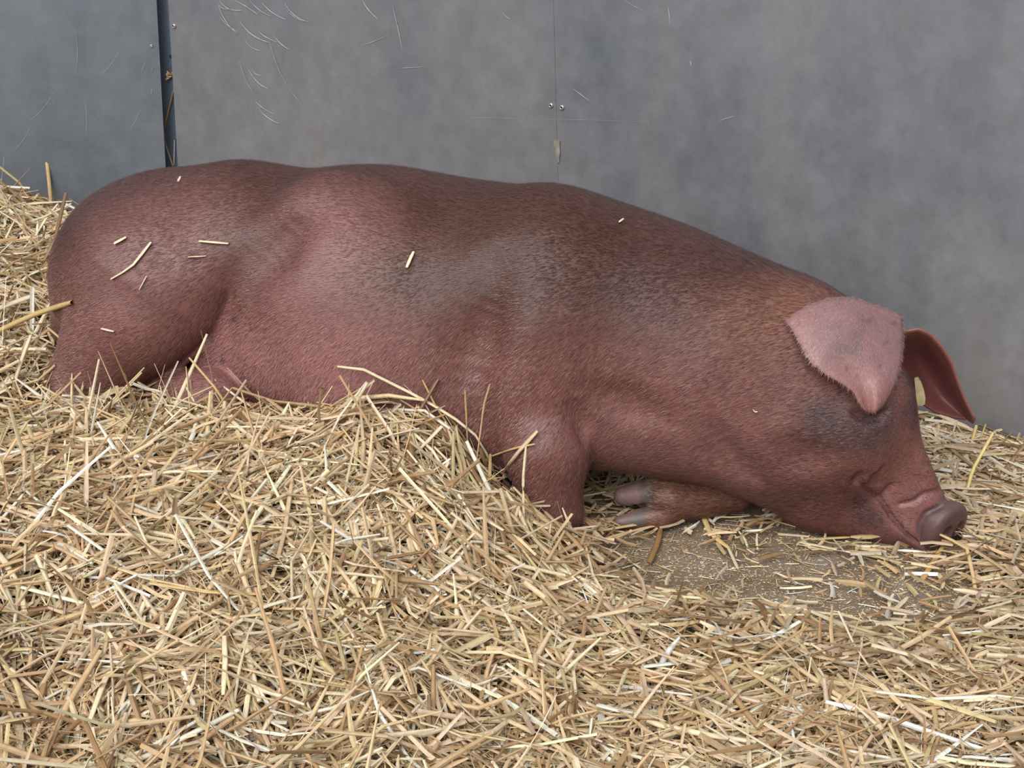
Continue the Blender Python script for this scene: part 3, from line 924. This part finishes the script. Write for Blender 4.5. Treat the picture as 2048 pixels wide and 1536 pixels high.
# ------------------------------------------------------------------ straw
# photo pixel, straw depth there, how thickly the floor is covered
CTRL = [(-200, 1536, .09, 1), (0, 1536, .09, 1), (300, 1536, .08, 1), (600, 1536, .07, 1), (1000, 1536, .055, 1), (1400, 1536, .055, 1), (1750, 1536, .06, 1), (2048, 1536, .06, 1), (2250, 1536, .06, 1),
        (0, 1700, .07, 1), (1000, 1700, .05, 1), (2048, 1700, .05, 1),
        (-150, 1300, .13, 1), (0, 1300, .13, 1), (400, 1300, .13, 1), (750, 1300, .10, 1), (1000, 1300, .06, 1), (1300, 1330, .04, 1), (1600, 1400, .045, 1), (1850, 1400, .045, 1), (2048, 1350, .04, 1), (2200, 1350, .04, 1),
        (0, 1100, .165, 1), (350, 1100, .165, 1), (700, 1100, .15, 1), (900, 1130, .11, 1), (1020, 1180, .07, 1), (1130, 1160, .03, .9), (1150, 1250, .04, 1), (1400, 1245, .02, .7), (1560, 1280, .02, .8), (1700, 1310, .025, .8), (1820, 1300, .02, .7), (2000, 1250, .02, .9),
        (1250, 1090, .003, .12), (1330, 1095, .002, .0), (1380, 1125, .002, .0), (1450, 1110, .002, .0), (1480, 1140, .002, .0), (1300, 1130, .004, .1), (1400, 1165, .006, .15), (1560, 1110, .003, .08), (1560, 1160, .003, .05), (1620, 1195, .002, .0), (1700, 1205, .002, .0), (1760, 1195, .002, .02),
        (1850, 1155, .002, .05), (1680, 1150, .004, .12), (1760, 1150, .004, .15), (1880, 1200, .004, .12), (1780, 1235, .006, .2), (1690, 1245, .006, .2), (1500, 1185, .006, .2),
        (1500, 1062, .006, .45), (1430, 1045, .006, .5), (1600, 1095, .006, .45), (1700, 1118, .006, .45), (1790, 1135, .006, .4), (1200, 1050, .006, .5), (1960, 1130, .012, .8), (2040, 1050, .015, .9), (1980, 960, .015, .9), (2040, 930, .02, 1), (1900, 900, .02, 1), (2150, 1050, .02, 1),
        (-150, 950, .175, 1), (0, 950, .175, 1), (300, 950, .175, 1), (600, 950, .185, 1), (800, 960, .195, 1), (900, 990, .17, 1), (975, 1050, .10, 1), (1030, 1085, .045, 1), (1075, 1090, .015, .9),
        (-100, 830, .17, 1), (50, 820, .165, 1), (180, 822, .165, 1), (300, 818, .165, 1), (450, 806, .18, 1), (600, 818, .195, 1), (760, 830, .21, 1), (850, 838, .215, 1), (915, 858, .21, 1), (965, 900, .185, 1), (1000, 965, .135, 1), (1030, 1025, .075, 1), (1055, 1062, .03, .9),
        (-150, 680, .19, 1), (0, 680, .19, 1), (70, 700, .16, 1), (60, 600, .20, 1), (20, 500, .24, 1), (-150, 450, .27, 1), (0, 410, .27, 1), (90, 425, .25, 1), (150, 440, .23, 1), (250, 470, .15, 1), (400, 500, .08, 1),
        (600, 560, .03, 1), (900, 640, .03, .8), (1300, 740, .03, .8), (1700, 800, .02, .9), (1500, 800, .02, .8)]
_c = np.array(CTRL)
CXY = np.stack([ground(a, b, z)[:2] for a, b, z, _ in CTRL]); CZ = _c[:, 2]; CD = _c[:, 3]
def field(xy):
    z = np.zeros(len(xy)); dn = np.zeros(len(xy))
    for i in range(0, len(xy), 60000):
        q = xy[i:i + 60000]
        r2 = ((q[:, None, :] - CXY[None]) ** 2).sum(2)
        w = np.exp(-r2 / (2 * 0.06 ** 2)) + 1e-5 / (r2 + 1e-3)
        s_ = w.sum(1)
        z[i:i + 60000] = (w * CZ).sum(1) / s_; dn[i:i + 60000] = (w * CD).sum(1) / s_
    p3 = np.c_[xy, np.zeros(len(xy))]
    z = z + np.minimum(z / 0.06, 1) * (hash_noise(p3, 7.0, 3) * 0.016 + hash_noise(p3, 19.0, 4) * 0.011)
    return np.maximum(z, 0.0), dn

def beyond_wall(xy):
    """True where a point lies behind either wall"""
    q = np.c_[xy, np.zeros(len(xy))]
    return ((q - WB) @ WN < 0.006) | ((q - WB) @ LN < 0.012)

PAL = np.array([srgb(242, 225, 190), srgb(226, 200, 160), srgb(209, 178, 136), srgb(184, 150, 110), srgb(212, 194, 146), srgb(251, 244, 226), srgb(154, 120, 84), srgb(230, 203, 174)])
PALP = np.array([.17, .22, .19, .13, .09, .07, .05, .08])

def stalks(C3, az, L, W, tilt, bend, roll, sect, follow=True, lift=None):
    """geometry of many stalks at once: C3 centres, 4 rings each; sect = cross-section polygon (k,2), closed if k>3"""
    n = len(C3); S = np.array([-0.5, -0.17, 0.17, 0.5])
    d = np.stack([np.cos(az), np.sin(az)], 1); nrm = np.stack([-np.sin(az), np.cos(az)], 1)
    pts = np.zeros((n, 4, 3))
    kink = np.where(rng.random(n) < 0.25, rng.normal(0, 0.5, n), 0)
    for k, s in enumerate(S):
        side = bend * L * (s * s - 0.1) + np.where(s > 0, kink * (s - 0.1) * L, 0)
        xy = C3[:, :2] + d * (s * L)[:, None] + nrm * side[:, None]
        pts[:, k, :2] = xy
        if follow:
            z, _ = field(xy)
            pts[:, k, 2] = z + C3[:, 2] + np.tan(tilt) * s * L
        else:
            pts[:, k, 2] = C3[:, 2] + np.tan(tilt) * s * L
    tp = np.stack([rng.uniform(.35, 1, n), np.ones(n), rng.uniform(.8, 1.05, n), rng.uniform(.25, 1, n)], 1)
    return sweep(pts, W, roll, sect, tp), pts

def sweep(pts, W, roll, sect, taper=None):
    n, m, _ = pts.shape
    T = np.gradient(pts, axis=1); T /= np.linalg.norm(T, axis=2)[..., None] + 1e-9
    up = np.array([0, 0, 1.0]) + 0 * T
    sd = np.cross(T, up); sd /= np.linalg.norm(sd, axis=2)[..., None] + 1e-6
    nn = np.cross(sd, T)
    c, s = np.cos(roll)[:, None, None], np.sin(roll)[:, None, None]
    a = sd * c + nn * s; b = nn * c - sd * s
    tp = np.ones((n, m)) if taper is None else np.broadcast_to(np.array(taper), (n, m))
    sect = np.asarray(sect); k = len(sect)
    V = pts[:, :, None, :] + (a[:, :, None, :] * sect[None, None, :, 0, None] + b[:, :, None, :] * sect[None, None, :, 1, None]) * (W[:, None, None, None] * tp[:, :, None, None])
    V = V.reshape(-1, 3)
    f = []
    kk = k if k > 3 else k - 1
    for i in range(m - 1):
        for j in range(kk):
            f.append((i * k + j, i * k + (j + 1) % k, (i + 1) * k + (j + 1) % k, (i + 1) * k + j))
    f = np.array(f)
    F = (f[None] + (np.arange(n) * (m * k))[:, None, None]).reshape(-1, 4)
    return V, F

HALF = [(-.5, 0.0), (0, .28), (.5, 0.0)]
TUBE = [(.5 * math.cos(t), .34 * math.sin(t)) for t in np.linspace(0, 2 * math.pi, 7)[:-1]]

def sample_xy(n, mode='all'):
    out = []
    tot = 0
    while tot < n:
        m = 60000
        y = rng.uniform(1.62, 4.4, m); x = rng.uniform(-1.8, 1.65, m)
        ok = np.abs(x) < 0.325 * y + 0.36
        xy = np.stack([x, y], 1)[ok]
        _, dn = field(xy)
        # farther straw is seen smaller: thin it a little; nothing behind the walls
        keep = (rng.random(len(xy)) < dn ** 1.5 * np.clip((2.3 / xy[:, 1]) ** 1.0, 0, 1)) & ~beyond_wall(xy)
        # hidden ground behind the pig needs little
        hid = ((np.c_[xy, np.zeros(len(xy))] - PO) @ EV < -0.30) & (xy[:, 0] > -0.75) & (xy[:, 0] < 0.45)
        keep &= ~(hid & (rng.random(len(xy)) < 0.8))
        out.append(xy[keep]); tot += keep.sum()
    return np.concatenate(out)[:n]

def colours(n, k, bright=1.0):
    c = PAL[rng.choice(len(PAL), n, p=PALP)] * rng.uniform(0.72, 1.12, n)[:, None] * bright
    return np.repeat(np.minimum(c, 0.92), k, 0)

def keep_clear(pts, lim=-0.002, zmin=None):
    """stalks that neither pierce the pig nor a wall nor the floor"""
    n, m, _ = pts.shape
    d = sdf_chunks(pts.reshape(-1, 3)).reshape(n, m)
    bw = beyond_wall(pts.reshape(-1, 3)[:, :2]).reshape(n, m)
    return (d.min(1) > lim) & ~bw.any(1) & (pts[:, :, 2].min(1) > 0.001)

def sdf_chunks(P):
    return np.concatenate([sdf(P[i:i + 200000], False) for i in range(0, len(P), 200000)])

def build_straw():
    VV, FF, CC = [], [], []; off = 0
    def add(V, F, C):
        nonlocal off
        VV.append(V); FF.append(F + off); CC.append(C); off += len(V)
    # packed straw below the loose stalks
    gx, gy = np.meshgrid(np.linspace(-1.85, 1.7, 155), np.linspace(1.5, 4.5, 140), indexing='ij')
    xy = np.stack([gx.ravel(), gy.ravel()], 1); z, dn = field(xy)
    zz = np.where(z > 0.03, z - 0.024, -0.01); bw = beyond_wall(xy)
    V = np.c_[xy, zz]; idx = np.arange(len(V)).reshape(gx.shape)
    F = np.stack([idx[:-1, :-1], idx[1:, :-1], idx[1:, 1:], idx[:-1, 1:]], -1).reshape(-1, 4)
    F = F[~bw[F].any(1)]; F = F[(zz[F] > -0.005).any(1)]
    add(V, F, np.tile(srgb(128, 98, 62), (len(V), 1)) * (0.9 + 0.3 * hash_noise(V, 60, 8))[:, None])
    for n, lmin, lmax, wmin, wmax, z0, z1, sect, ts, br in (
            (16000, .03, .18, .0046, .0100, -.034, -.008, HALF, .18, .80),  # deeper layers coloured darker, painting in the shade between stalks
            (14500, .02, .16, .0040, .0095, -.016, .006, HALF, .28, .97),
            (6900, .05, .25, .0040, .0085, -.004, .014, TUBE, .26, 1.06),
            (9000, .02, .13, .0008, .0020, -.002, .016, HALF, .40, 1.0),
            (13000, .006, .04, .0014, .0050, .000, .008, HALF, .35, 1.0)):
        xy = sample_xy(n); hz, dn = field(xy)
        L = rng.uniform(0, 1, n) ** 1.6 * (lmax - lmin) + lmin
        L = np.where(dn < 0.5, np.minimum(L, 0.05), L)
        W = rng.uniform(wmin, wmax, n)
        zo = rng.uniform(z0, z1, n)
        zo = np.where(hz < 0.03, np.abs(zo) * 0.5 + W * 0.3 + 0.002, zo)
        tilt = rng.normal(0, ts, n) * np.clip(hz / 0.05, 0.12, 1)
        up = rng.random(n) < 0.07
        tilt = np.where(up & (hz > .03), rng.normal(0, .55, n), tilt)
        C3 = np.c_[xy, zo + np.abs(np.tan(tilt)) * L * 0.25 * (hz < .03)]
        (V, F), pts = stalks(C3, rng.uniform(0, 2 * math.pi, n), L, W, tilt, rng.normal(0, .22, n), rng.normal(0, .6, n), sect)
        ok = keep_clear(pts)
        kv = len(V) // n; kf = len(F) // n
        remap = np.cumsum(np.repeat(ok, kv)) - 1
        F = remap[F[np.repeat(ok, kf)]]; V = V[np.repeat(ok, kv)]
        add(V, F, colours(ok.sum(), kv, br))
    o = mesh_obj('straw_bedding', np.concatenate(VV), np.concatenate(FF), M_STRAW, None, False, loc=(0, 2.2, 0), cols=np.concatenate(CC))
    tag(o, 'deep golden straw bedding heaped around the pig', 'straw', kind='stuff')

    # chaff crumbs on the bare concrete
    n = 11000
    px = rng.uniform(1120, 2048, n); py = rng.uniform(1040, 1290, n)
    g = ground(px, py); hz, dn = field(g[:, :2])
    g = g[(dn < 0.75)]; n = len(g)
    L = rng.uniform(.0015, .007, n); W = rng.uniform(.0008, .002, n)
    (V, F), pts = stalks(np.c_[g[:, :2], W * .3 + .0004], rng.uniform(0, 6.28, n), L, W, np.zeros(n), np.zeros(n), rng.normal(0, .4, n), HALF, follow=False)
    m = 650                                                      # short thin bits between the crumbs
    g = ground(rng.uniform(1120, 2048, m), rng.uniform(1040, 1290, m)); g = g[field(g[:, :2])[1] < .8]; m = len(g)
    (v2, f2), p2 = stalks(np.c_[g[:, :2], np.full(m, .0022)], rng.uniform(0, 6.28, m), rng.uniform(.008, .045, m), rng.uniform(.001, .0035, m), rng.normal(0, .02, m), rng.normal(0, .12, m), rng.normal(0, .3, m), HALF, follow=False)
    ok = sdf_chunks(p2.reshape(-1, 3)).reshape(m, 4).min(1) > .001
    f2 = f2[np.repeat(ok, len(f2) // m)]
    V = np.concatenate([V, v2]); F = np.concatenate([F, f2 + 12 * n]); n = n + m
    o = mesh_obj('chaff', V, F, M_STRAW, None, False, loc=(0.4, 2.4, 0), cols=colours(n, 12, 1.0))
    tag(o, 'fine crumbs of chaff scattered over the bare concrete patch', 'chaff', kind='stuff')

build_straw()

# ------------------------------------------------------------------ single stalks that can be told apart
def smooth_line(P, n):
    P = np.asarray(P, float)
    s_ = np.r_[0, np.cumsum(np.linalg.norm(np.diff(P, axis=0), axis=1))]
    t = np.linspace(0, s_[-1], n)
    return np.stack([np.interp(t, s_, P[:, k]) for k in range(3)], 1)

def stalk_obj(name, P, width, label, group=None, col=None, flat=False, n=7, rgb=None):
    P = smooth_line(P, n)[None]
    sect = np.array(TUBE) * ([1, .5] if flat else [1, 1])
    tp = np.ones(n); tp[0] = .8; tp[-1] = .7
    V, F = sweep(P, np.array([width]), np.array([random.uniform(-.4, .4)]), sect, tp)
    c = (rgb if rgb is not None else srgb(*col)) * rng.uniform(.95, 1.08)
    o = mesh_obj(name, V, F, M_STRAW, None, True, loc=P[0].mean(0), cols=np.tile(np.minimum(c, .92), (len(V), 1)))
    tag(o, label, 'straw', group)
    return o

def on_straw(px, py):
    """point of the straw surface seen through a pixel"""
    z = np.zeros(len(px)) + 0.05
    for _ in range(12):
        g = ground(px, py, z); z = 0.6 * z + 0.4 * field(g[:, :2])[0]
    return ground(px, py, z)

def body_straw(pl, w, label):
    a = np.array(pl, float); h, t = hit(a[:, 0], a[:, 1])
    D = h - CAMP; D /= np.linalg.norm(D, axis=1)[:, None]
    h = h - D * 0.006
    stalk_obj('straw_piece', h, w * 3.3 / FPX, label, 'straw bits lying on the pig', col=(238, 222, 190), flat=True, n=max(3, 2 * len(pl) - 1))

body_straw([(222, 558), (262, 535), (302, 484)], 9, 'longest pale bent straw lying on the pig ham')
body_straw([(398, 482), (457, 487)], 7, 'straight pale straw on the pig hip, upper of two level bits')
body_straw([(376, 514), (412, 512)], 6, 'short pale straw on the pig hip, lower of two level bits')
body_straw([(228, 487), (252, 474)], 9, 'small curled husk on the rump above the long bent straw')
body_straw([(278, 580), (286, 565), (293, 552)], 4, 'thin wispy straw on the ham below the long bent straw')
body_straw([(203, 657), (228, 663)], 7, 'short straight straw on the lower thigh')
body_straw([(356, 363), (361, 353)], 5, 'tiny straw crumb on top of the pig rump')
body_straw([(813, 535), (820, 518), (827, 503)], 7, 'single twisted husk in the middle of the pig flank')
body_straw([(1238, 444), (1247, 437)], 4, 'tiny straw crumb on the pig back above the shoulder')
body_straw([(1506, 819), (1510, 824), (1515, 823)], 5, 'tiny pale curled crumb on the pig cheek')

def standing(pl, w, label, dy=0.0, group=None, col=None):
    """first pixel sits in the straw; the rest rises in the upright plane through it, leaning dy metres over its length"""
    a = np.array(pl, float); b = on_straw(a[:1, 0], a[:1, 1])[0]
    P = [b - np.array([0, 0, .006])]
    for i in range(1, len(a)):
        P.append(plane_pt(a[i, 0], a[i, 1], b + np.array([0, dy * i / (len(a) - 1), 0]), np.array([0, -1.0, 0])))
    P = smooth_line(P, 9); qx, qy, _ = project(P); _, t = hit(qx, qy)   # rest on the pig's side instead of running into it
    for i in range(len(P)):
        r = P[i] - CAMP; L = np.linalg.norm(r)
        if t[i] < 4.0 and L > t[i] - 0.010: P[i] = CAMP + r / L * (t[i] - 0.010)
    stalk_obj('straw_stalk', P, w * b[1] * 1.06 / FPX, label, group, col, n=9)

def lying(pl, w, label, group=None, col=None, lift=0.007, flat=True):
    a = np.array(pl, float); P = on_straw(a[:, 0], a[:, 1]) + np.array([0, 0, lift])
    stalk_obj('straw_stalk', P, w * P[0, 1] * 1.06 / FPX, label, group, col, flat)

PALE = (240, 226, 192); GOLD = (214, 186, 128); BROWN = (172, 136, 90)
standing([(-30, 668), (70, 628), (145, 604)], 15, 'thick golden stalk poking at the pig rump', -.20, col=GOLD)
lying([(-20, 655), (30, 635), (70, 620)], 15, 'broad pale stalk end beside the thick golden stalk near the rump', col=PALE, lift=.03)
standing([(25, 770), (45, 715), (62, 670)], 11, 'pale upright stalk below the rump', .02, col=PALE)
standing([(985, 930), (955, 866), (850, 800), (725, 738), (675, 733)], 8, 'long arched stalk rising across the pig belly', -.03, col=PALE)
standing([(1005, 940), (1040, 900), (1075, 862)], 11, 'stout stalk leaning across the bent foreleg', -.02, col=(226, 200, 168))
standing([(985, 905), (1030, 896), (1070, 888)], 6, 'thin level stalk across the bent foreleg', -.02, col=GOLD)
standing([(1048, 1040), (1046, 960), (1052, 892)], 9, 'upright split stalk in front of the bent foreleg', .0, col=PALE)
standing([(952, 925), (968, 810), (980, 768)], 5, 'thin crooked wisp standing against the pig shoulder', .0, col=(222, 190, 150))
standing([(936, 900), (930, 780)], 5, 'thin straight wisp standing beside the crooked wisp at the shoulder', .0, col=(200, 170, 120))
standing([(104, 440), (100, 380), (95, 330), (85, 290)], 8, 'tall tan stalk standing up against the bluish wall sheet', .05, col=(206, 178, 130))
standing([(92, 400), (110, 362), (175, 350)], 10, 'bent pale stalk end jutting up before the bluish wall sheet', .03, col=(232, 208, 166))
standing([(8, 430), (30, 385), (56, 338)], 7, 'slim stalk slanting up before the bluish wall sheet', .03, col=(220, 190, 160))
standing([(470, 830), (430, 775), (378, 715)], 6, 'thin golden stalk slanting up over the belly near the hind leg', .03, col=GOLD)
standing([(690, 840), (715, 800), (735, 765)], 10, 'short pale stalk standing before the pig belly', .0, col=PALE)
standing([(900, 850), (870, 810), (845, 760)], 6, 'slim stalk leaning on the belly behind the shoulder', .01, col=GOLD)
standing([(1928, 1000), (1945, 940), (1986, 866)], 8, 'bright golden stalk sticking up behind the pig snout', .03, col=(226, 206, 140))
standing([(1936, 905), (1945, 880), (1953, 850)], 8, 'short upright stalk by the wall behind the far ear', .02, col=GOLD)
standing([(1955, 882), (1985, 868), (2005, 856)], 4, 'thin twisted wisp by the wall behind the far ear', .02, col=(190, 166, 110))
lying([(1878, 850), (1905, 862), (1936, 876)], 13, 'broad pinkish stalk lying along the wall foot', col=(214, 184, 158), lift=.02)
lying([(2022, 893), (2070, 912)], 8, 'pale stalk end at the wall foot beyond the snout', col=PALE, lift=.015)
b = ground(1955, 1205, .006)
stalk_obj('straw_stalk', [ground(1876, 1067, .034), ground(1934, 1095, .034), ground(1946, 1150, .02), b], 9 * 2.6 / FPX, 'bent stalk touching the pig snout at the nostril', col=(226, 196, 146))
lying([(1395, 1016), (1422, 1078), (1458, 1105)], 12, 'bent golden stalk on the floor between hoof and jaw', col=(226, 196, 140), lift=.008)
lying([(1455, 1100), (1465, 1122), (1476, 1146)], 8, 'short pale stalk on bare concrete below the bent golden one', col=PALE)
lying([(1188, 1071), (1300, 1052), (1386, 1040)], 8, 'long stalk lying close against the hoof', col=(226, 198, 150))
lying([(1205, 1089), (1290, 1066), (1372, 1050)], 7, 'second long stalk from the hoof, crossing the first', col=(220, 184, 136), lift=.01)
lying([(1298, 1132), (1316, 1090), (1322, 1062)], 13, 'flat brown leaf blade on the bare concrete', col=BROWN, lift=.005)
lying([(1145, 1080), (1240, 1115), (1292, 1152)], 9, 'jointed pale stalk at the edge of the bare concrete', col=(232, 208, 170))
lying([(1620, 1086), (1700, 1082)], 9, 'flat golden blade poking out from under the jaw', col=GOLD)
lying([(1520, 1078), (1560, 1050), (1608, 1022)], 6, 'thin stalk slanting up in front of the pig jaw', col=(204, 178, 122), lift=.012)
lying([(1842, 1170), (1868, 1128), (1884, 1102)], 14, 'short broad golden blade below the snout', col=(206, 170, 104))
lying([(1600, 1092), (1690, 1110), (1790, 1128)], 10, 'long flat stalk on the concrete before the chin', col=(232, 214, 180))
lying([(1250, 1172), (1430, 1205), (1560, 1225), (1705, 1240)], 9, 'very long thin stalk bordering the bare concrete', col=(226, 204, 160))
lying([(1560, 1240), (1600, 1310), (1648, 1400)], 15, 'stout yellowish stalk crossing the straw before the bare patch', col=(224, 204, 152), lift=.02)
lying([(1285, 1352), (1335, 1346), (1384, 1340)], 18, 'broad white split straw on the straw bed before the bare patch', col=(250, 246, 232), lift=.014)
lying([(1395, 1385), (1480, 1345), (1575, 1300)], 18, 'thick jointed stalk running up toward the bare patch', col=(216, 192, 142), lift=.014)
lying([(1190, 1205), (1250, 1260), (1300, 1345)], 15, 'wide faded blade on the straw slope', col=(214, 190, 158), lift=.014)
lying([(300, 1190), (420, 1208), (530, 1212)], 15, 'thick golden stalk lying level in the deep straw', col=(226, 196, 140), lift=.018)
lying([(185, 1140), (290, 1180), (420, 1206)], 11, 'long pale stalk meeting the level thick golden one', col=(232, 208, 166), lift=.018)
lying([(440, 1350), (560, 1380), (650, 1398)], 15, 'thick pale jointed stalk low on the straw heap', col=(232, 206, 166), lift=.018)
lying([(455, 1285), (520, 1240), (605, 1215)], 12, 'curved whitish blade on the straw heap', col=(246, 236, 210), lift=.018)
lying([(545, 1180), (570, 1090), (585, 980)], 13, 'long pinkish stalk running up the heap', col=(226, 196, 160), lift=.018)
lying([(505, 1070), (545, 1010), (582, 955)], 11, 'straight whitish stalk high on the heap', col=(246, 236, 206), lift=.02)
lying([(45, 1198), (110, 1215), (170, 1230)], 14, 'short whitish blade at the heap foot', col=(248, 238, 212), lift=.018)
lying([(0, 1335), (35, 1390), (60, 1470)], 14, 'long split stalk lying steeply low on the heap', col=(218, 194, 150), lift=.018)
lying([(450, 1300), (452, 1350), (448, 1418)], 13, 'pale hollow stalk pointing down the heap', col=(240, 222, 184), lift=.02)

def gap_straw():
    q = lambda px, py, o=.012: plane_pt(px, py, POST_MID + WN * o, WN)
    stalk_obj('straw_stalk', [q(350, 172), q(337, 225), q(328, 262)], .008, 'olive straw blade caught in the gap by the steel upright', col=(150, 126, 70), flat=True)
    stalk_obj('straw_stalk', [q(327, 255), q(330, 285), q(346, 332)], .004, 'thin stem hanging down the gap by the steel upright', col=(168, 140, 108))
    stalk_obj('straw_stalk', [q(349, 280), q(348, 330)], .0025, 'fine white fibre at the foot of the steel upright', col=(226, 218, 200))
    V, F = [], []
    for i in range(9):                                          # a wad of chewed straw wedged beside the sheet edge
        a = q(346 + random.uniform(-7, 4), 151 + random.uniform(-7, 7), .012)
        b = a + WD * random.uniform(-.014, .012) + np.array([0, 0, random.uniform(-.012, .012)]) + WN * random.uniform(0, .006)
        v, f = sweep(smooth_line([a, (a + b) / 2 + WN * .004, b], 4)[None], np.array([.006]), np.array([random.random()]), TUBE)
        F.append(f + sum(len(x) for x in V)); V.append(v)
    V = np.concatenate(V)
    o = mesh_obj('straw_wad', V, np.concatenate(F), M_STRAW, None, True, loc=q(346, 151), cols=np.tile(srgb(172, 140, 104), (len(V), 1)))
    tag(o, 'small brown wad of straw wedged in the wall gap', 'straw')
gap_straw()

def loose_stalks(n):
    k = 0
    while k < n:
        m = 700
        xy = sample_xy(m); hz, dn = field(xy)
        px, py, _ = project(np.c_[xy, hz])
        ok = (px > 20) & (px < 2020) & (py > 430) & (py < 1520) & (dn > .55) & (hz > .025)
        xy = xy[ok]; hz = hz[ok]; m = len(xy)
        L = rng.uniform(.10, .27, m); W = rng.uniform(.0055, .0098, m)
        az = rng.uniform(0, 6.28, m); tilt = rng.normal(0, .12, m); bend = rng.normal(0, .3, m)
        (_, _), pts = stalks(np.c_[xy, rng.uniform(.006, .014, m)], az, L, W, tilt, bend, np.zeros(m), HALF)
        good = keep_clear(pts, 0.002)
        for i in np.nonzero(good)[0]:
            if k >= n: break
            ci = rng.choice(len(PAL), p=PALP); fl = random.random() < .5; ln = L[i] > .185
            word = ('cream', 'wheat coloured', 'tan', 'light brown', 'greenish yellow', 'whitish', 'dark brown', 'pinkish')[ci]
            lab = f"{'long' if ln else 'short'} {word} {'flat split straw' if fl else 'round straw stalk'} lying loose on top of the straw bed"
            stalk_obj('straw_stalk', pts[i], W[i], lab, f"{'long' if ln else 'short'} {word} {'flat' if fl else 'round'} stalks on the straw bed", flat=fl, n=4, rgb=PAL[ci])
            k += 1
loose_stalks(240)
